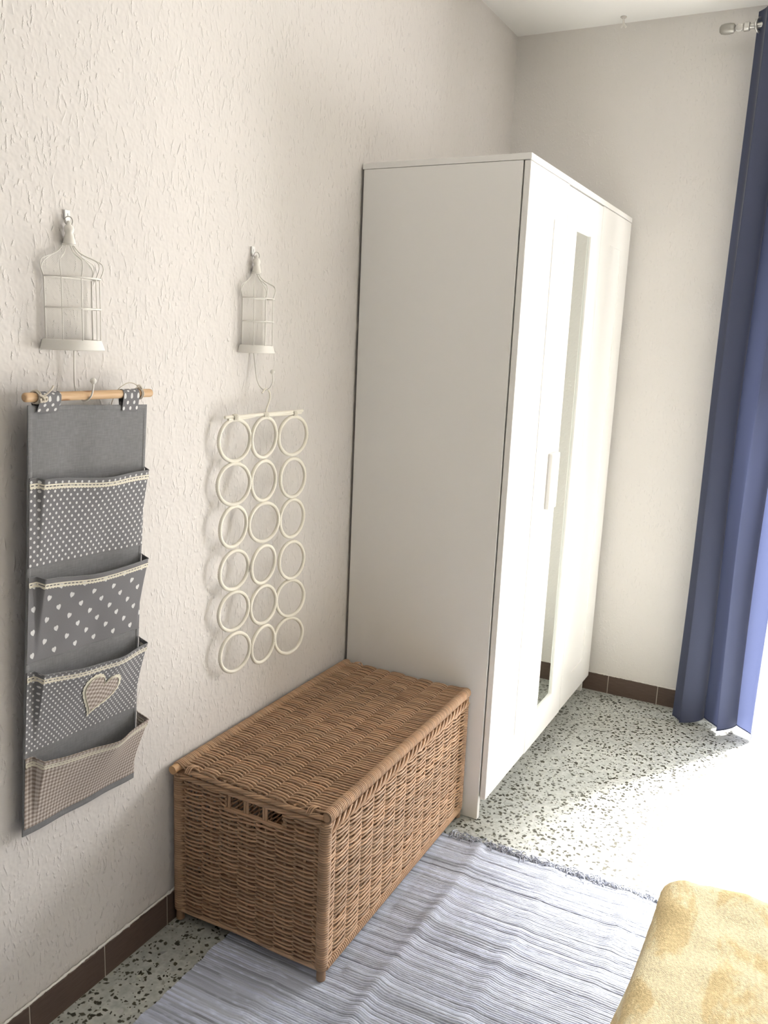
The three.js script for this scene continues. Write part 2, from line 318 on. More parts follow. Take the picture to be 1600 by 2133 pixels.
  { const g = new GB(), y = yt - 0.010;
    twist(g, (u, n, v) => [x1 + 0.0045 + n * 0.6, y - 0.009 + v, z1 - u], z1 - z0, 0.0095, 0.0036, 8, 4);
    twist(g, (u, n, v) => [x0 + u, y + 0.002 + v, z1 + 0.0015 + n * 0.7], x1 - x0, 0.0042, 0.0031, 4, 4);
    twist(g, (u, n, v) => [x0 + u, y + v, z0 - n], x1 - x0, 0.0042, 0.0040, 5, 3);
    twist(g, (u, n, v) => [x0 - n, y + v, z0 + u], z1 - z0, 0.0042, 0.0040, 9, 3);
    obj('top_border', g.build(true), wick, t); }
  { const g = new GB(), y = yb - 0.001;
    g.tube([[x1, y, z1], [x1, y, z0]], 0.0085, 8, { col: tone() });
    g.tube(helix([x1, y, z0 + 0.01], 'z', 0.0088, z1 - z0 - 0.02, 0.0068, 8), 0.0033, 5, { col: cane.map((q) => q * 1.05) });
    for (const zz of [z1, z0]) { g.tube(curve([[x1, y, zz], [lerp(x0, x1, 0.72), y - 0.001, zz], [lerp(x0, x1, 0.45), y + 0.004, zz], [lerp(x0, x1, 0.2), y + 0.001, zz], [x0, y, zz]], 30), 0.0062, 7, { col: tone() }); }
    g.tube([[x0, y, z1], [x0, y, z0]], 0.0075, 7, { col: tone() });
    obj('bottom_border', g.build(true), wick, t); }
  // lid
  const lid = new THREE.Group(); lid.name = 'lid'; t.add(lid);
  const yl = 0.4085, lx0 = 0.022, lx1 = 0.432, lz0 = 1.214, lz1 = 2.016, pr = 0.0105;
  { const g = new GB(), m = 7, xs = []; const hinge = 0.062;          // stakes run along the length, cane across
    for (let k = 0; k <= m; k++) xs.push(hinge + (lx1 - 0.036 - hinge) * k / m);
    for (const x of xs) g.tube([[x, yl, lz0 + 0.006], [x, yl + 0.001, (lz0 + lz1) / 2], [x, yl, lz1 - 0.006]], 0.0036, 6, { col: tone() });
    const rows = Math.round((lz1 - lz0 - 0.014) / 0.0053), s = xs[1] - xs[0];
    for (let j = 0; j < rows; j++) {
      const z = lz0 + 0.010 + j * 0.0053, col = tone(), sg = (Math.floor(j / 1) % 2) ? 1 : -1, amp = 0.0044 + R() * 0.0012, rad = 0.0024 + R() * 0.0005, w = R() * 6.28, pts = [];
      for (let q = 0; q <= 7; q++) { const a = Math.PI * (1.25 - q / 7 * 0.9); pts.push([lx0 + pr * Math.cos(a) * 1.15, yl + pr * Math.sin(a) * 1.15 - 0.002, z]); }      // over the back pole
      const a0 = hinge - 0.02, a1 = lx1 - 0.034 + 0.012, n = 72;
      for (let q = 0; q <= n; q++) { const x = lerp(a0, a1, q / n), ph = (x - hinge) / s * Math.PI; pts.push([x, yl + 0.002 + sg * amp * Math.tanh(2.2 * Math.cos(ph)), z + 0.0022 * Math.sin(ph * 0.5 + sg) + 0.0010 * Math.sin(ph * 0.41 + w)]); }
      for (let q = 0; q <= 8; q++) { const a = Math.PI * (0.62 - q / 8 * 1.15); pts.push([lx1 + pr * Math.cos(a) * 1.2, yl + pr * Math.sin(a) * 1.2 - 0.001, z + 0.002]); } // round the front pole
      g.tube(pts, rad, 5, { col });
    }
    obj('lid_weave', g.build(true), wick, lid, STUFF); }
  obj('back_pole', new GB().tube([[lx0, yl - 0.001, lz0], [lx0, yl - 0.001, lz1 + 0.012]], pr, 14, { col: [0.50, 0.30, 0.15] }).build(true), wick, lid);
  obj('front_pole', new GB().tube([[lx1, yl - 0.001, lz0 + 0.002], [lx1, yl - 0.001, lz1 - 0.004]], pr * 0.95, 14, { col: cane }).build(true), wick, lid);
  { for (const [zz, sg] of [[lz1 - 0.004, 1], [lz0 + 0.004, -1]]) { const g = new GB(); twist(g, (u, n, v) => [lx0 + 0.028 + u, yl - 0.002 + v * 0.8 - 0.004 * Math.sin(u / 0.4 * 3.14), zz + sg * n * 0.8], lx1 - lx0 - 0.034, 0.0042, 0.0029, 4.5, 4); obj('edge_braid', g.build(true), wick, lid); } }
  for (const [x, z] of [[lx1 - 0.036, lz1 - 0.012], [lx0 + 0.042, lz1 - 0.010], [lx0 + 0.042, lz0 + 0.012]]) { // cane ties near the lid's corners
    const g = new GB(); for (let k = 0; k < 3; k++) g.tube(curve([[x - 0.012 + k * 0.005, yl - 0.004, z + 0.012], [x - 0.006 + k * 0.005, yl + 0.011, z + 0.006], [x + 0.006 + k * 0.002, yl + 0.010, z - 0.006], [x + 0.012, yl + 0.001, z - 0.012 + k * 0.004]], 10), 0.0019, 5, { col: cane.map((q) => q * 1.25) });
    obj('cane_tie', g.build(true), wick, lid); }
}

// ---------------------------------------------------------------- things on the wall: local x is to the right along the wall, y up, z out of the wall
const onWall = (o, tilt = 0, lean = 0, yaw = 0) => { o.rotation.set(lean, Math.PI / 2 + yaw, tilt, 'YXZ'); return o; };
const cream = std({ color: lin(0.80, 0.76, 0.66), roughness: 0.55 }), whiteWire = std({ color: lin(0.80, 0.775, 0.715), roughness: 0.45 });
const clip = std({ color: lin(0.86, 0.855, 0.84), roughness: 0.3 });

function wallHook(label, pos) {
  const t = onWall(thing('wall_hook', label, 'wall hook', pos, undefined));
  const s = new THREE.Shape(); s.moveTo(-0.0055, 0.011); s.lineTo(0.0055, 0.011); s.lineTo(0.0055, -0.003); s.lineTo(0.001, -0.0105); s.lineTo(-0.0015, -0.0105); s.lineTo(-0.0055, -0.003); s.closePath();
  const h = new THREE.Path(); h.moveTo(-0.0012, 0.006); h.lineTo(-0.0012, -0.001); h.lineTo(0.0016, -0.001); h.lineTo(0.0016, 0.006); h.closePath(); s.holes.push(h);
  obj('plate', new THREE.ExtrudeGeometry(s, { depth: 0.003, bevelEnabled: true, bevelThickness: 0.0006, bevelSize: 0.0006, bevelSegments: 2 }).translate(0, 0, 0.0008), clip, t);
  obj('hook', new GB().tube(curve([[0.0004, -0.006, 0.003], [0.0004, -0.0105, 0.006], [0.0004, -0.012, 0.0095], [0.0004, -0.009, 0.012]], 12), 0.0014, 7).build(), clip, t);
}
wallHook('small white plastic hook on the wall above the left birdcage, nearest the camera', [0, 1.6045, 2.274]);
wallHook('small white plastic hook on the wall above the right birdcage, nearest the wardrobe', [0, 1.604, 1.712]);

const meshAlpha = texture(64, 64, (i, j) => { const x = ((i + j) % 64) / 64, y = ((i - j + 64) % 64) / 64; return (x < 0.11 || x > 0.89 || y < 0.11 || y > 0.89) ? 1 : 0; });
sized(meshAlpha, 0.0042);
const meshMat = std({ color: lin(0.70, 0.67, 0.61), roughness: 0.6, alphaMap: meshAlpha, alphaTest: 0.5, side: THREE.DoubleSide });
function birdcage(label, pos, Rc, hookPts) {
  const t = onWall(thing('birdcage_hook', label, 'birdcage wall hook', pos));
  const o = 0.008, prof = [[1, 0.018], [1, 0.075], [1, 0.129], [1.07, 0.137], [1.13, 0.148], [1.08, 0.157], [0.86, 0.163], [0.62, 0.168], [0.42, 0.174], [0.28, 0.181], [0.2, 0.187]];
  for (let k = 0; k < 6; k++) {
    const a = k / 5 * Math.PI, pts = [];
    prof.forEach(([r, y], q) => pts.push([-Rc * r * Math.cos(a), y, o + Rc * r * Math.sin(a) * 0.96]));
    const c = [...[0, 1, 2].map((q) => new THREE.Vector3(...pts[q])), ...curve(pts.slice(2), 26).slice(1)];
    obj('wire', new GB().tube(c, 0.0011, 6).build(), whiteWire, t);
  }
  for (const y of [0.075, 0.129]) { const pts = []; for (let q = 0; q <= 40; q++) { const a = q / 40 * Math.PI; pts.push([-Rc * 1.01 * Math.cos(a), y, o + Rc * 0.97 * Math.sin(a)]); } pts.push([-Rc, y, o]); obj('hoop', new GB().tube(pts, 0.0016, 7).build(), whiteWire, t); }
  { const pts = []; for (let q = 0; q <= 20; q++) { const a = q / 20 * Math.PI; pts.push([-0.012 * Math.cos(a), 0.187, o + 0.012 * Math.sin(a)]); } pts.push([-0.012, 0.187, o]); obj('neck_ring', new GB().tube(pts, 0.0014, 6).build(), whiteWire, t); }
  // tray: half of a shallow dish with sloping sides
  { const Rb = Rc * 1.17, Rt = Rc * 1.05, g = new GB(), half = (r, y, q) => [-r * Math.cos(q), y, 0.002 + r * Math.sin(q)], ring = [[0, 0.001], [Rb * 0.97, 0], [Rb, 0.0012], [Rt + 0.001, 0.0185], [Rt - 0.001, 0.0195], [Rt - 0.003, 0.0185], [Rb - 0.004, 0.004], [0, 0.004]];
    for (let s = 0; s < ring.length - 1; s++) g.grid((u, v) => { const r = lerp(ring[s][0], ring[s + 1][0], v), y = lerp(ring[s][1], ring[s + 1][1], v); return half(r, y, u * Math.PI); }, 40, 1);
    g.grid((u, v) => [lerp(-Rb, Rb, u) * lerp(1, Rt / Rb, v), v * 0.019, 0.002], 2, 1);
    obj('tray', g.build(), std({ color: lin(0.80, 0.775, 0.72), roughness: 0.5, side: THREE.DoubleSide }), t); }
  // mesh at the back
  { const s = new THREE.Shape(); s.moveTo(-Rc, 0.004); s.lineTo(Rc, 0.004); s.lineTo(Rc, 0.129); s.bezierCurveTo(Rc * 1.3, 0.16, Rc * 0.6, 0.16, Rc * 0.2, 0.187); s.lineTo(-Rc * 0.2, 0.187); s.bezierCurveTo(-Rc * 0.6, 0.16, -Rc * 1.3, 0.16, -Rc, 0.129); s.closePath();
    obj('mesh_panel', new THREE.ShapeGeometry(s, 12).translate(0, 0, o - 0.002), meshMat, t);
    const rim = s.getPoints(12).map((p) => [p.x, p.y, o - 0.001]); obj('back_frame', new GB().tube(rim, 0.0011, 6, { closed: true }).build(), whiteWire, t); }
  // turned finial and its ring
  { const pr = [[0.0105, 0.188], [0.0112, 0.190], [0.0098, 0.196], [0.0078, 0.2035], [0.0068, 0.2075], [0.0085, 0.2105], [0.0092, 0.2145], [0.0078, 0.219], [0.0042, 0.2225], [0.0045, 0.2255], [0.0018, 0.2285], [0, 0.229]].map(([r, y]) => new THREE.Vector2(r, y));
    obj('finial', new THREE.LatheGeometry(pr, 24).translate(0, 0, 0.0125), whiteWire, t);
    const pts = []; for (let q = 0; q < 24; q++) { const a = q / 24 * 6.283; pts.push([0.0075 * Math.cos(a) * 0.8, 0.2285 + 0.0078 * Math.sin(a), 0.0125 + 0.0075 * Math.cos(a) * 0.45]); } obj('hanging_ring', new GB().tube(pts, 0.0009, 6, { closed: true }).build(), std({ color: lin(0.42, 0.40, 0.36), roughness: 0.4, metalness: 0.6 }), t); }
  // hook below
  const hk = obj('hook', new GB().tube(curve(hookPts, 48), 0.0016, 8).build(), whiteWire, t), e = hookPts[hookPts.length - 1];
  obj('knob', new THREE.SphereGeometry(0.0058, 18, 14).translate(e[0], e[1] + 0.003, e[2]), whiteWire, hk);
  return t;
}
birdcage('half birdcage wall ornament with a hook holding the grey pocket organiser', [0, 1.368, 2.2795], 0.0555,
  [[0, 0.002, 0.017], [0, -0.03, 0.016], [0, -0.068, 0.0165], [0, -0.083, 0.024], [0, -0.0925, 0.040], [0, -0.083, 0.0565], [0, -0.068, 0.0625], [0, -0.057, 0.0635]]);
birdcage('half birdcage wall ornament with a hook holding the cream ring hanger', [0, 1.3665, 1.7105], 0.0475,
  [[0, 0.002, 0.008], [0, -0.03, 0.012], [0, -0.064, 0.0185], [0, -0.081, 0.028], [0, -0.0885, 0.042], [0, -0.080, 0.058], [0, -0.064, 0.0655], [0, -0.046, 0.0635]]);

// ring hanger
{
  const t = onWall(thing('ring_hanger', 'cream scarf hanger of eighteen cord-wrapped rings in three columns', 'scarf hanger', [0.043, 1.220, 1.7075]), 0, 0, -0.125);
  const r = rng(21);
  { const g = new GB(); const cord = std({ color: lin(0.80, 0.76, 0.655), roughness: 0.7 });
    g.tube([[-0.139, -0.0015, 0.001], [-0.05, -0.001, 0.001], [0.140, 0.0025, 0]], (s) => 0.0036 + 0.0008 * Math.sin(s * 40), 8).tube([[-0.128, -0.007, 0], [-0.07, -0.006, -0.001], [0.0, 0.001, -0.001]], 0.0036, 8).tube([[0.0, -0.003, 0.001], [0.07, -0.004, 0.001], [0.132, -0.002, 0.002]], 0.0036, 8);
    for (const [x, n] of [[-0.105, 4], [0.0, 5], [0.108, 4]]) g.tube(helix([x - n * 0.0017, -0.003, 0], 'x', 0.0066, n * 0.0034, 0.0034, 10), 0.0017, 5);
    obj('bar', g.build(), cord, t);
    obj('hook', new GB().tube(curve([[0.002, 0, 0], [0.0035, 0.012, 0.0], [0.012, 0.030, 0], [0.0155, 0.042, 0], [0.013, 0.053, 0], [0.004, 0.0605, 0], [-0.006, 0.0590, 0], [-0.0135, 0.0515, 0.0]], 40), (s) => 0.0021 + 0.0003 * Math.sin(s * 160), 8).build(), cord, t);
    const Rr = 0.0478, ring = new GB(), pts = []; for (let q = 0; q < 168; q++) { const a = q / 168 * 6.28318; pts.push([Rr * Math.cos(a), Rr * Math.sin(a), 0]); }
    ring.tube(pts, (s, k) => 0.0043 + 0.0006 * (k % 3 === 0 ? 1 : 0), 8, { closed: true, up: [0, 0, 1] }); const rg = ring.build();
    const ys = [[-0.0575, -0.0575, -0.0605], [-0.1625, -0.166, -0.170], [-0.2675, -0.272, -0.278], [-0.3765, -0.382, -0.391], [-0.482, -0.490, -0.497], [-0.590, -0.5975, -0.6015]], xs = [-0.113, -0.004, 0.1085], dx = [[0.003, 0, 0.001], [0, 0.002, 0.004], [0.002, 0.004, 0.005], [0.005, 0.006, 0.007], [0.006, 0.009, 0.007], [0.011, 0.010, 0.002]];
    for (let j = 0; j < 6; j++) for (let i = 0; i < 3; i++) {
      const m = obj('ring', rg, cord, t); m.position.set(xs[i] * 0.955 + dx[j][i] * 0.8, ys[j][i], (r() - 0.5) * 0.004);
      m.rotation.set((r() - 0.5) * 0.09, (r() - 0.5) * 0.28, r() * 6.28, 'XYZ');
      m.scale.set(1.02, 1.045, 1);
    } }
}

// grey pocket organiser
{
  const Wd = 0.290, Ht = 0.815;
  const t = onWall(thing('pocket_organiser', 'grey fabric wall organiser with four lace-trimmed pockets hanging from a wooden dowel', 'pocket organiser', [0.045, 1.268, 2.266]), -0.040, 0.027);
  const weaveTex = texture(128, 128, (i, j) => 0.5 + 0.25 * Math.sin(i / 128 * 6.283 * 32) * Math.sin(j / 128 * 6.283 * 32) + 0.25 * noise(i / 4, j / 4, 32, 32, 3)); sized(weaveTex, 0.04);
  const greyTex = texture(256, 256, (i, j) => { const k = 0.475 + 0.022 * noise(i / 3, j / 22, 85, 12, 1) + 0.022 * noise(i / 22, j / 3, 12, 85, 2); return [k, k, k * 1.008]; }, true); sized(greyTex, 0.2);
  const cloth = (o) => std({ roughness: 0.95, bumpMap: weaveTex, bumpScale: 0.0004, side: THREE.DoubleSide, ...o });
  const grey = cloth({ map: greyTex });
  const GREY = [0.455, 0.453, 0.46], DOT = [0.83, 0.83, 0.82];
  const dots = (n, w, h, rad) => sized(texture(n, Math.round(n * h / w), (i, j) => {                        // two staggered dots in a tile of w by h metres
    const x = i / n * w, y = j / n * w; let d = 9; for (const [a, b] of [[0.25, 0.25], [0.75, 0.75]]) { let ex = Math.abs(x - a * w), ey = Math.abs(y - b * h); ex = Math.min(ex, w - ex); ey = Math.min(ey, h - ey); d = Math.min(d, Math.hypot(ex, ey)); }
    const k = sstep(rad + 0.0003, rad - 0.0003, d); return GREY.map((g, q) => lerp(g, DOT[q], k)); }, true), w, h);
  const heartIn = (x, y) => { x = Math.abs(x) * 1.12; y = y * 1.15 - 0.1; const a = x * x + (y - Math.sqrt(x) * 0.62) ** 2; return a; };
  const hearts = (() => { const w = 0.056, h = 0.044, n = 320, m = Math.round(n * h / w);
    return sized(texture(n, m, (i, j) => { const x = i / n * w, y = j / n * w; let k = 0;
      for (const [a, b, ang] of [[0.25, 0.25, 0.3], [0.75, 0.75, -0.3]]) { let ex = x - a * w, ey = y - b * h; if (ex > w / 2) ex -= w; if (ex < -w / 2) ex += w; if (ey > h / 2) ey -= h; if (ey < -h / 2) ey += h; const c = Math.cos(ang), s = Math.sin(ang); k = Math.max(k, sstep(1.08, 0.86, heartIn((ex * c + ey * s) / 0.0062, (-ex * s + ey * c) / 0.0062))); }
      return GREY.map((g, q) => lerp(g, DOT[q], k)); }, true), w, h); })();
  const gingham = sized(texture(64, 64, (i, j) => { const a = i < 32 ? 1 : 0, b = j < 32 ? 1 : 0, k = (a + b) / 2, tw = 0.03 * ((i + j) % 4 < 2 ? 1 : -1); return [0.80 - 0.27 * k + tw, 0.765 - 0.29 * k + tw, 0.735 - 0.30 * k + tw]; }, true), 0.0088);
  const mats = [cloth({ map: dots(128, 0.0168, 0.0168, 0.0026) }), cloth({ map: hearts }), cloth({ map: dots(128, 0.0135, 0.0135, 0.0021) }), cloth({ map: gingham })];
  const loopMat = cloth({ map: dots(128, 0.0175, 0.0175, 0.0029) });
  const lace = std({ color: lin(0.72, 0.68, 0.56), roughness: 0.9, side: THREE.DoubleSide });
  // back cloth: slightly wavy sheet with turned edges
  const back = (a, y) => 0.0015 * Math.sin(a * 28 + y * 5) * sstep(-0.8, -0.1, y) + 0.0012 * Math.sin(a * 55 - y * 9) ;
  { const g = new GB(); g.grid((u, v) => { const a = (u - 0.5) * Wd, y = -Ht * (1 - v); return [a, y, back(a, y)]; }, 40, 60, (u, v) => [u * Wd, v * Ht]); g.grid((u, v) => { const a = (0.5 - u) * Wd, y = -Ht * (1 - v); return [a, y, back(a, y) - 0.0022]; }, 40, 60, (u, v) => [u * Wd, v * Ht]);
    for (const sg of [-1, 1]) g.grid((u, v) => { const a = sg * (Wd / 2 + 0.0006 * Math.sin(u * 3.14) - (1 - 0) * 0.0), y = -Ht * (1 - v); return [a, y, back(a, y) + lerp(-0.0022, 0, sg > 0 ? 1 - u : u)]; }, 2, 60);
    obj('back_cloth', g.build(), grey, t);
    const hem = new GB(), strip = (a0, a1, y0, y1) => hem.grid((u, v) => { const a = lerp(a0, a1, u), y = lerp(y0, y1, v), e = 0.0011 * (1 - Math.pow(Math.abs(u * 2 - 1), 6)) * (1 - Math.pow(Math.abs(v * 2 - 1), 10)); return [a, y, back(a, y) + 0.0003 + e]; }, Math.abs(a1 - a0) > 0.05 ? 40 : 5, Math.abs(y1 - y0) > 0.05 ? 60 : 5, (u, v) => [lerp(a0, a1, u), lerp(y0, y1, v)]);
    strip(-Wd / 2, -Wd / 2 + 0.009, -Ht, 0); strip(Wd / 2 - 0.009, Wd / 2, -Ht, 0); strip(-Wd / 2, Wd / 2, -0.009, 0); strip(-Wd / 2, Wd / 2, -Ht, -Ht + 0.012);
    obj('hem', hem.build(), grey, t); }
  const prof = (s) => s < 0.055 ? 0.02 : s < 0.085 ? lerp(0.02, 0.42, sstep(0.055, 0.085, s)) : s < 0.66 ? lerp(0.42, 1, sstep(0.02, 0.66, s)) : s < 0.965 ? lerp(1, 0.62, sstep(0.62, 1.0, s)) : lerp(prof965, 0.02, sstep(0.965, 1.0, s));
  const prof965 = lerp(1, 0.62, sstep(0.62, 1.0, 0.965));
  const POCK = [[-0.128, -0.290, 0.024], [-0.309, -0.471, 0.036], [-0.489, -0.648, 0.045], [-0.657, -0.801, 0.056]];
  POCK.forEach(([yt, yb, B], k) => {
    const h = yt - yb, at = (s, v, off = 0) => { const pf = prof(s), bulge = B * pf * Math.pow(Math.max(0, v), 1.25), a = (s - 0.5) * (Wd - 0.004); const y = lerp(yb, yt, v) - bulge * 0.28 + 0.0015 * Math.sin(s * 9 + k) * v; return [a + bulge * 0.30 * sstep(0.75, 0.97, s), y, Math.max(back(a, y), -0.002) + 0.0022 + bulge + 0.0012 * Math.sin(s * 17 + v * 4 + k * 2) * v * pf + off]; };
    const p = obj('pocket', new GB().grid((u, v) => at(u, v), 110, 26, (u, v) => [u * Wd * 1.12, v * h]).build(), mats[k], t, { label: ['white polka dots on grey', 'white hearts on grey', 'small white polka dots with a heart patch', 'beige and white gingham'][k] });
    // turned top edge
    { const e = []; for (let q = 0; q <= 110; q++) e.push(at(q / 110, 1.0)); obj('pocket_edge', new GB().tube(e, 0.0011, 6).build(), k === 3 ? mats[3] : grey, p); }
    { const e = []; for (let q = 0; q <= 60; q++) e.push(at(q / 60, 0.0, 0.0003)); obj('bottom_seam', new GB().tube(e, 0.0008, 5).build(), grey, p); }
    // lace: band with a row of open slots and a scalloped lower edge
    { const g = new GB(), v0 = 0.945, lw = 0.0085 / h, n = 220, yOf = (q, f) => v0 - lw * f;
      const sc = (u) => 1 + 0.22 * Math.abs(Math.sin(u * 3.14159 * 44));
      g.grid((u, v) => at(u, v0 - lw * lerp(0.36, 0, v), 0.0012), n, 1);
      g.grid((u, v) => at(u, v0 - lw * lerp(1.0 * sc(u), 0.60, v), 0.0012 + 0.0004), n, 2);
      for (let q = 0; q < 36; q++) { const u0 = q / 36, u1 = u0 + 0.30 / 36; g.grid((u, v) => at(lerp(u0, u1, u), v0 - lw * lerp(0.62, 0.34, v), 0.0012), 2, 1); }
      obj('lace_trim', g.build(), lace, p); }
    if (k === 2) {                                                     // heart patch with a lace edge, lying over to the right
      const H = []; for (let q = 0; q <= 72; q++) { const a = q / 72 * 6.28318; H.push([0.0165 * 16 * Math.pow(Math.sin(a), 3) / 16, 0.0165 * (13 * Math.cos(a) - 5 * Math.cos(2 * a) - 2 * Math.cos(3 * a) - Math.cos(4 * a)) / 15]); }
      const HS = 2.7, ca = Math.cos(-0.35), sa = Math.sin(-0.35), map = (x, y, off) => { const X = (x * ca - y * sa) * HS, Y = (x * sa + y * ca) * HS; return at(0.56 + X / Wd, 0.53 + Y / h, off); };
      obj('heart_patch', new GB().grid((u, v) => { const i = u * 72, q = Math.floor(Math.min(i, 71.999)), f = i - q, x = lerp(H[q][0], H[q + 1][0], f), y = lerp(H[q][1], H[q + 1][1], f); return map(x * v, y * v + (1 - v) * 0.002, 0.0022 + 0.0012 * (1 - v * v)); }, 72, 6, (u, v) => { const q = Math.round(u * 72); return [H[q][0] * v * HS, H[q][1] * v * HS]; }).build(), mats[3], p);
      const g = new GB(); g.grid((u, v) => { const q = Math.round(u * 72) % 72, sc = 1 + 0.02 + v * (0.13 + 0.06 * (q % 2)); return map(H[q][0] * sc, H[q][1] * sc, 0.0016); }, 72, 1); g.tube(H.slice(0, 72).map(([x, y]) => map(x * 1.01, y * 1.01, 0.003)), 0.0007, 5, { closed: true }); obj('heart_lace', g.build(), lace, p);
    }
  });
  // dowel, straps, cord
  const wood = std({ map: sized(texture(64, 512, (i, j) => { const x = i / 64, y = j / 512, g = noise(x * 10, y * 5, 10, 5, 2) * 0.5 + noise(x * 22, y * 9, 22, 9, 3) * 0.4, kn = sstep(0.42, 0.62, noise(x * 3, y * 6, 3, 6, 8)); return [0.80 + 0.06 * g - 0.16 * kn, 0.665 + 0.075 * g - 0.2 * kn, 0.51 + 0.09 * g - 0.2 * kn]; }, true), 0.06, 0.34), roughness: 0.6 });
  const dy = 0.0185, dt = 0.036, dz = -0.001, dx = (a) => dy + a * dt * 0.9, DR = 0.0083;
  { const g = new GB(), e = [[-0.153, 0.6], [-0.1515, 0.93], [-0.149, 1], [0, 1], [0.152, 1], [0.1545, 0.93], [0.156, 0.6]]; g.tube(e.map(([a]) => [a, dx(a), dz]), (s, k) => DR * e[k][1], 20); obj('dowel', g.build(), wood, t); }
  for (const [a0, a1] of [[-0.129, -0.082], [0.074, 0.117]]) {
    const g = new GB(), am = (a0 + a1) / 2, c = dx(am), pth = []; const rr = DR + 0.0012;
    for (let q = 0; q <= 6; q++) pth.push([lerp(-0.012, c - 0.006, q / 6), lerp(0.0035, rr * 0.98, q / 6)]); for (let q = 1; q <= 12; q++) { const a = q / 12 * Math.PI; pth.push([c + rr * Math.sin(a), rr * Math.cos(a)]); } for (let q = 1; q <= 6; q++) pth.push([lerp(c - 0.004, -0.012, q / 6), lerp(-rr, -0.004, q / 6)]);
    g.grid((u, v) => { const q = v * (pth.length - 1), i = Math.min(pth.length - 2, Math.floor(q)), f = q - i; return [lerp(a0, a1, u) + (am < 0 ? 1 : -1) * 0.002 * Math.sin(v * 6), lerp(pth[i][0], pth[i + 1][0], f) + (lerp(a0, a1, u) - am) * dt, lerp(pth[i][1], pth[i + 1][1], f) + dz]; }, 8, 48, (u, v) => [u * (a1 - a0), v * 0.085]);
    obj('strap', g.build(), loopMat, t);
  }
  const rope = std({ color: lin(0.62, 0.56, 0.47), roughness: 0.9 });
  { const g = new GB(), wrap = (a, rr) => { const c = []; for (let q = 0; q < 20; q++) { const b = q / 20 * 6.283; c.push([a + 0.002 * Math.sin(b), dx(a) + rr * Math.cos(b), dz + rr * Math.sin(b)]); } return c; };
    const a = -0.131; g.tube(wrap(a, DR + 0.0022), 0.0016, 6, { closed: true }).tube(wrap(a + 0.0035, DR + 0.0032), 0.0016, 6, { closed: true });
    const kz = dz + DR + 0.0032; g.tube(curve([[a, dx(a) + 0.005, kz], [a + 0.006, dx(a) + 0.002, kz + 0.003], [a + 0.010, dx(a) - 0.004, kz + 0.002], [a + 0.004, dx(a) - 0.007, kz + 0.001], [a + 0.001, dx(a) - 0.001, kz + 0.002]], 20), 0.0022, 7);
    g.tube(curve([[a + 0.009, dx(a) - 0.007, kz + 0.001], [a + 0.015, dx(a) - 0.004, kz + 0.002], [a + 0.015, dx(a) + 0.001, kz + 0.002], [a + 0.009, dx(a) + 0.001, kz + 0.003]], 16), 0.0022, 7);
    g.tube(curve([[a + 0.006, dx(a) + 0.002, kz + 0.001], [a + 0.014, dx(a) + 0.007, kz + 0.003], [a + 0.022, dx(a) + 0.014, kz + 0.004], [a + 0.028, dx(a) + 0.021, kz + 0.003]], 14), (s) => 0.0016 + 0.0004 * s, 6);
    obj('cord', g.build(), rope, t);
    const h = new GB(), b = 0.1195; h.tube(wrap(b, DR + 0.002), 0.0015, 6, { closed: true }).tube(wrap(b + 0.003, DR + 0.0026), 0.0015, 6, { closed: true });
    h.tube(curve([[b + 0.004, dx(b) + 0.006, dz + 0.004], [b - 0.004, dx(b) + 0.016, dz + 0.001], [b - 0.020, dx(b) + 0.0205, dz - 0.003], [b - 0.036, dx(b) + 0.014, dz - 0.006], [b - 0.046, dx(b) + 0.004, dz - 0.010], [b - 0.058, dx(b) - 0.022, dz - 0.012], [b - 0.062, dx(b) - 0.034, dz - 0.011]], 36), 0.0010, 6);
    h.tube(curve([[b - 0.006, dx(b) + 0.014, dz + 0.003], [b - 0.001, dx(b) + 0.016, dz + 0.005], [b + 0.004, dx(b) + 0.011, dz + 0.006], [b + 0.003, dx(b) + 0.006, dz + 0.008]], 14), 0.0021, 6);
    obj('cord', h.build(), rope, t); }
}

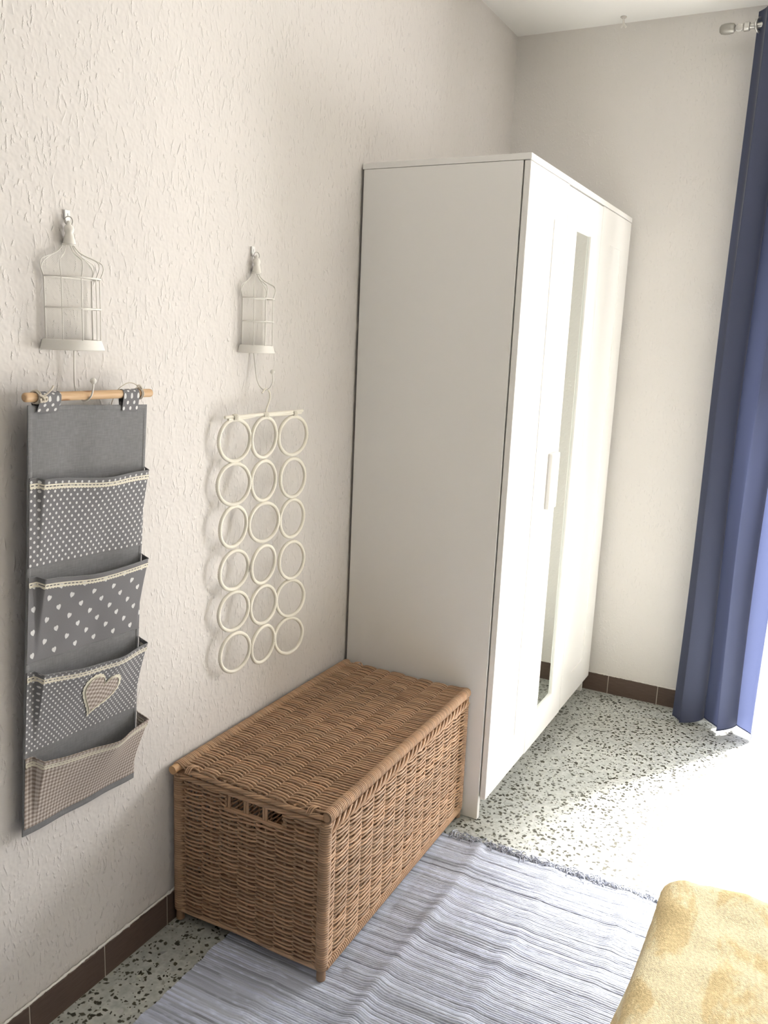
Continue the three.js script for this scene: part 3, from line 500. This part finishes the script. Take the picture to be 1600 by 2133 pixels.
// ---------------------------------------------------------------- rug
{
  const t = thing('rug', 'blue-grey ribbed rag rug with fold creases and a frayed end near the wardrobe', 'rug');
  const x0 = 0.158, x1 = 1.52, z0 = 1.322, z1 = 3.35, pitch = 0.0060, r = rng(3), nRib = Math.ceil((z1 - z0) / pitch);
  const ribs = [...Array(nRib + 2)].map(() => ({ h: 0.8 + r() * 0.4, k: 0.92 + (r() - 0.5) * 0.42 + (r() > 0.92 ? -0.3 : 0), s: r() * 50, w: r() * 6.28 }));
  const crease = (d, w) => Math.exp(-d * d / (2 * w * w));
  const fold = (x, z) => {
    let h = 0;
    for (const [c, a] of [[0.548, 0.016], [0.758, 0.009], [0.965, 0.006], [1.175, 0.005], [0.34, 0.004]]) h += a * (0.55 + 0.6 * noise(z * 3.1, c * 9, 256, 256, 4)) * crease(x - c - 0.006 * Math.sin(z * 9), 0.013);
    for (const [c, a, xa] of [[1.472, 0.003, 0.55], [1.69, 0.010, 0.52], [1.742, 0.006, 0.72], [1.955, 0.008, 0.35], [2.16, 0.006, 0.5], [2.4, 0.005, 0.5]]) h += a * (0.5 + 0.6 * noise(x * 4.3, c * 11, 256, 256, 6)) * crease(z - c - 0.008 * Math.sin(x * 8 + c * 20), 0.011) * sstep(xa - 0.3, xa, x);
    h += 0.0022 * Math.max(0, noise(x * 4.5, z * 4.5, 256, 256, 12)); 
    return h * sstep(0.0, 0.05, x - 0.19 - 0) * (x < 0.455 && z < 2.03 ? 0.1 : 1);
  };
  const nz = nRib * 6, nx = 130, edge = (z) => 0.004 * noise(z * 30, 2.5, 256, 256, 3);
  const g = new GB();
  g.grid((u, v) => {
    const z = lerp(z0, z1, 1 - v), x = lerp(x0 + edge(z), x1, u), q = (z - z0) / pitch + 0.10 * Math.sin(x * 23 + z * 40) + 0.22 * noise(x * 14, z * 20, 256, 256, 2), k = Math.floor(q), f = q - k, rb = ribs[clamp(k, 0, nRib)];
    const rib = Math.pow(Math.sin(f * Math.PI), 0.6) * (0.0024 * rb.h + 0.0007 * noise(x * 60 + rb.s, k * 1.7, 256, 256, 7)), far = sstep(0, 0.012, z - z0), bump = x < 0.455 && z > 1.2 && z < 2.03 ? 0.5 : 1;
    return [x, 0.0008 + (rib * bump + 0.0016) * (0.4 + 0.6 * far) + fold(x, z), z];
  }, nx, nz, (u, v) => [u, v], (u, v) => {
    const z = lerp(z0, z1, 1 - v), x = lerp(x0, x1, u), q = (z - z0) / pitch + 0.10 * Math.sin(x * 23 + z * 40) + 0.22 * noise(x * 14, z * 20, 256, 256, 2), k = Math.floor(q), rb = ribs[clamp(k, 0, nRib)];
    const m = clamp(rb.k + 0.22 * noise(x * 5 + rb.s, k * 0.9, 256, 256, 9) + (noise(x * 2.2 + rb.s * 3, k * 0.37, 256, 256, 5) > 0.42 ? -0.25 : 0) + (noise(x * 90 + rb.s, k * 3.3, 256, 256, 15) > 0.5 ? 0.18 : 0), 0.4, 1.4), b = 1 + 0.05 * noise(x * 3 + rb.s, k, 256, 256, 3);
    return [0.555 * m, 0.60 * m, 0.715 * m * b];
  });
  const yarn = texture(512, 512, (i, j) => 0.5 + 0.5 * noise(i / 512 * 60, j / 512 * 150, 60, 150, 3) + 0.3 * noise(i / 512 * 200, j / 512 * 220, 200, 220, 4));
  yarn.repeat.set(4, 6);
  const cloth = std({ vertexColors: true, roughness: 0.95, side: THREE.DoubleSide, bumpMap: yarn, bumpScale: 0.0006 });
  obj('woven_cloth', g.build(true), cloth, t);
  { const gg = new GB(); const fr = rng(8);                            // tangled threads along the far end
    for (let k = 0; k < 620; k++) {
      const x = 0.452 + fr() * (x1 - 0.47), z = z0 + 0.006 - fr() * 0.004, l = 0.014 + fr() * 0.026, a = -Math.PI / 2 + (fr() - 0.5) * 2.4, c = (fr() - 0.5) * 3, m = 0.6 + fr() * 0.6, hh = 0.002 + fr() * 0.010, pts = [];
      for (let q = 0; q <= 5; q++) { const s = q / 5, an = a + c * s; pts.push([x + Math.cos(an) * l * s, 0.0018 + hh * Math.sin(s * 2.8), z + Math.sin(an) * l * s]); }
      gg.tube(pts, 0.0007 + fr() * 0.0010, 5, { col: [0.42 * m, 0.445 * m, 0.51 * m] });
    }
    obj('fringe', gg.build(true), std({ vertexColors: true, roughness: 0.95 }), t, { kind: 'stuff' }); }
}

// ---------------------------------------------------------------- bed and blanket
{
  const bx0 = 1.108, bx1 = 3.06, bz0 = 1.935, bz1 = 2.86, top = 0.50;
  const bed = thing('bed', 'single bed under the yellow plush blanket at the lower right corner', 'bed', [0, 0, 0]);
  obj('mattress', rbox([bx0 + 0.03, 0.27, bz0 + 0.03], [bx1 - 0.02, top - 0.012, bz1 - 0.03], 0.035, 4), std({ color: lin(0.7, 0.68, 0.64), roughness: 0.9 }), bed);
  obj('bed_base', rbox([bx0 + 0.04, 0.20, bz0 + 0.04], [bx1 - 0.02, 0.268, bz1 - 0.04], 0.006), std({ color: lin(0.30, 0.19, 0.11), roughness: 0.6 }), bed);
  for (const x of [bx0 + 0.17, bx1 - 0.08]) for (const z of [bz0 + 0.16, bz1 - 0.09]) obj('leg', new GB().tube([[x, x < 1.6 ? 0.0145 : 0.0, z], [x, 0.2, z]], 0.022, 12).build(), std({ color: lin(0.25, 0.16, 0.09), roughness: 0.6 }), bed);
  const fur = texture(1024, 1024, (i, j) => {
    const x = i / 1024, y = j / 1024, wx = noise(x * 6, y * 6, 6, 6, 11) * 0.7, wy = noise(x * 6, y * 6, 6, 6, 12) * 0.7;
    const p = noise(x * 6 + wx, y * 4 + wy, 6, 4, 1) + 0.6 * noise(x * 18 + wx * 3, y * 9 + wy * 2, 18, 9, 2) + 0.35 * noise(x * 70 + wx * 6, y * 26 + wy * 4, 70, 26, 3) + 0.2 * noise(x * 140, y * 60, 140, 60, 8), nap = sstep(-0.05, 0.42, p), f = noise(x * 180, y * 110, 180, 110, 4) * 0.05 + noise(x * 250, y * 250, 250, 250, 5) * 0.04;
    const a = [0.965, 0.915, 0.765], b = [0.865, 0.735, 0.48]; return a.map((c, q) => lerp(c, b[q], nap * 0.48) + f);
  }, true); sized(fur, 0.95);
  const furBump = texture(512, 512, (i, j) => 0.5 + 0.35 * noise(i / 512 * 250, j / 512 * 230, 250, 230, 2) + 0.25 * noise(i / 512 * 120, j / 512 * 70, 120, 70, 3)); sized(furBump, 0.4);
  const plush = new THREE.MeshPhysicalMaterial({ map: fur, bumpMap: furBump, bumpScale: 0.0014, roughness: 0.95, sheen: 0.6, sheenRoughness: 0.5, sheenColor: lin(0.9, 0.75, 0.45), side: THREE.DoubleSide });
  const dropL = 0.44, cr = 0.045, ix0 = bx0 + 0.05, iz0 = bz0 + 0.05, iz1 = bz1 - 0.05;
  const outOf = (d, fl) => { const arc = cr * Math.PI / 2; if (d < arc) { const a = d / cr; return [cr * Math.sin(a), cr * (1 - Math.cos(a))]; } const l = d - arc; return [cr + fl * l, cr + l * Math.sqrt(1 - fl * fl)]; };
  const P = (u, v) => {                                                // u along x, v along z, both in metres of cloth, outside the top they hang
    const qx = u < ix0 ? u - ix0 : 0, qz = v < iz0 ? v - iz0 : v > iz1 ? v - iz1 : 0, d0 = Math.hypot(qx, qz), cx = Math.max(u, ix0), cz = clamp(v, iz0, iz1);
    let wob = 0.006 * noise(u * 5, v * 5, 256, 256, 3) + 0.004 * noise(u * 14, v * 11, 256, 256, 5) + 0.0025 * noise(u * 30, v * 24, 256, 256, 6);
    if (d0 < 1e-9) return [cx, top + wob, cz];
    const nx = qx / d0, nz = qz / d0, ang = Math.atan2(-nz, -nx), corner = (qx && qz) ? Math.sin(Math.abs(ang) * 2) : 0, d = Math.min(d0, dropL);
    const fold = 0.022 * corner * Math.sin(ang * 9 + 1.1) * sstep(0.05, 0.3, d) + 0.010 * Math.sin((u + v) * 19) * sstep(0.08, 0.35, d) * (1 - corner);
    const [o, dn] = outOf(d, 0.19 + 0.04 * Math.sin(v * 6));
    return [cx + nx * (o + fold + wob * 0.4), top + wob * (1 - sstep(0, 0.1, d)) - dn, cz + nz * (o + fold + wob * 0.4)];
  };
  const u0 = ix0 - dropL, v0 = iz0 - dropL, v1 = iz1 + dropL;
  const g = new GB(); g.grid((u, v) => P(lerp(u0, bx1, u), lerp(v1, v0, v)), 210, 180, (u, v) => [lerp(u0, bx1, u), lerp(v1, v0, v)]);
  const bl = obj('blanket', g.build(), plush); Object.assign(bl.userData, { label: 'golden yellow plush blanket draped over the bed corner at lower right', category: 'blanket' });
}

// ---------------------------------------------------------------- curtain on its rod
{
  const navy = new THREE.MeshPhysicalMaterial({ color: lin(0.046, 0.056, 0.108), roughness: 0.9, transmission: 0.36, thickness: 0, side: THREE.DoubleSide });
  const t = thing('curtain', 'long navy blue eyelet curtain hanging beside the bright balcony door', 'curtain', [0, 0, 0]);
  const x0 = 0.872, x1 = 1.19, y0 = 0.018, y1 = 2.538, zc = 0.125, period = 0.138, rodY = 2.4925, nF = (x1 - x0) / period;
  const shape = (s, y) => {                                            // s: along the cloth in folds
    const k = sstep(y1, 0.6, y), amp = lerp(0.036, 0.046, k), ph = s * 2 * Math.PI;
    const dx = 0.016 * Math.sin(ph * 2 + 0.2) + 0.009 * Math.sin(s * 2.1 + y * 0.9) * k + 0.004 * Math.sin(y * 3 + s * 2), dz = amp * Math.sin(ph - 0.25) + 0.007 * Math.sin(ph * 2 + 1 + s * 0.8) * k + 0.004 * Math.sin(y * 2.3 + s * 3);
    return [x0 + s * period + dx * lerp(0.5, 1, k) + lerp(0.012, 0, k), zc + dz];
  };
  const g = new GB(); g.grid((u, v) => { const y = lerp(y0, y1, v) - 0.006 * (1 - v) * Math.sin(u * nF * 6.28), [x, z] = shape(u * nF, y); return [x, y, z]; }, 300, 70, (u, v) => [u * 1.6, v * 2.5]);
  obj('fabric', g.build(), navy, t);
  { const e = []; for (let q = 0; q <= 300; q++) { const s = q / 300 * nF, [x, z] = shape(s, y0 + 0.001); e.push([x, y0 + 0.0035 - 0.006 * Math.sin(s * 6.28), z]); } obj('hem', new GB().tube(e, 0.0016, 6).build(), navy, t); }
  const steel = std({ color: lin(0.62, 0.61, 0.59), roughness: 0.32, metalness: 0.9 });
  for (let k = 0; k < 12; k++) { const s = k * 0.5 + 0.04; if (s > nF) break; const [x] = shape(s, rodY), m = obj('eyelet', new THREE.TorusGeometry(0.0215, 0.0042, 8, 28), steel, t); m.position.set(x, rodY, zc); m.rotation.y = Math.PI / 2 + (k % 2 ? 0.6 : -0.6); }
  const rod = thing('curtain_rod', 'slim metal curtain rod with a glass and metal finial near the ceiling', 'curtain rod', [0, 0, 0]);
  const satin = std({ color: lin(0.60, 0.59, 0.56), roughness: 0.35, metalness: 0.85 });
  obj('pole', new GB().tube([[0.86, rodY, zc], [2.62, rodY, zc]], 0.0095, 18).build(), satin, rod);
  const fin = (pr, name, mat) => obj(name, new THREE.LatheGeometry(pr.map(([r, x]) => new THREE.Vector2(r, x)), 28).rotateZ(Math.PI / 2).translate(0.862, rodY, zc), mat, rod);
  fin([[0, -0.004], [0.0125, -0.004], [0.0145, 0.0], [0.0145, 0.012], [0.012, 0.016], [0, 0.016]], 'collar', satin);
  fin([[0, 0.015], [0.006, 0.016], [0.0105, 0.021], [0.0125, 0.029], [0.0105, 0.037], [0.006, 0.042], [0, 0.043]], 'glass_bead', new THREE.MeshPhysicalMaterial({ color: lin(0.96, 0.96, 0.94), roughness: 0.05, transmission: 1, thickness: 0.02, ior: 1.45 }));
  fin([[0, 0.042], [0.0095, 0.042], [0.0155, 0.047], [0.0175, 0.058], [0.0172, 0.074], [0.0145, 0.086], [0.009, 0.091], [0, 0.092]], 'finial', std({ color: lin(0.36, 0.35, 0.32), roughness: 0.45, metalness: 0.7 }));
  for (const x of [1.02, 2.5]) { const b = obj('bracket', new GB().tube([[x, rodY, 0.012], [x, rodY, zc - 0.011]], 0.006, 10).build(), satin, rod); obj('wall_plate', new THREE.CylinderGeometry(0.022, 0.024, 0.011, 24).rotateX(Math.PI / 2).translate(x, rodY, 0.006), satin, b); }
}

// ---------------------------------------------------------------- small fitting on the ceiling
{
  const t = thing('ceiling_hook', 'tiny white hook screwed to the ceiling above the wardrobe, by the back wall', 'ceiling hook', [0.424, H, 0.062]);
  const white = std({ color: lin(0.80, 0.77, 0.72), roughness: 0.5 });
  obj('base', new THREE.LatheGeometry([[0, 0], [0.011, 0], [0.011, -0.002], [0.007, -0.005], [0.004, -0.006], [0, -0.006]].map(([r, y]) => new THREE.Vector2(r, y)), 20), std({ color: lin(0.55, 0.52, 0.48), roughness: 0.5 }), t);
  obj('stem', new GB().tube([[0, -0.004, 0], [0.0015, -0.018, 0.001], [0.003, -0.027, 0.002]], (s) => 0.0035 + 0.0015 * s, 10).build(), white, t);
  obj('fork', new GB().tube(curve([[-0.0065, -0.037, 0.002], [-0.003, -0.031, 0.002], [0.003, -0.0285, 0.002], [0.008, -0.031, 0.002], [0.0115, -0.036, 0.002]], 16), 0.0032, 8).build(), white, t);
}


scene.traverse((o) => { if (o.isMesh) o.castShadow = o.receiveShadow = true; });
renderer.render(scene, camera);
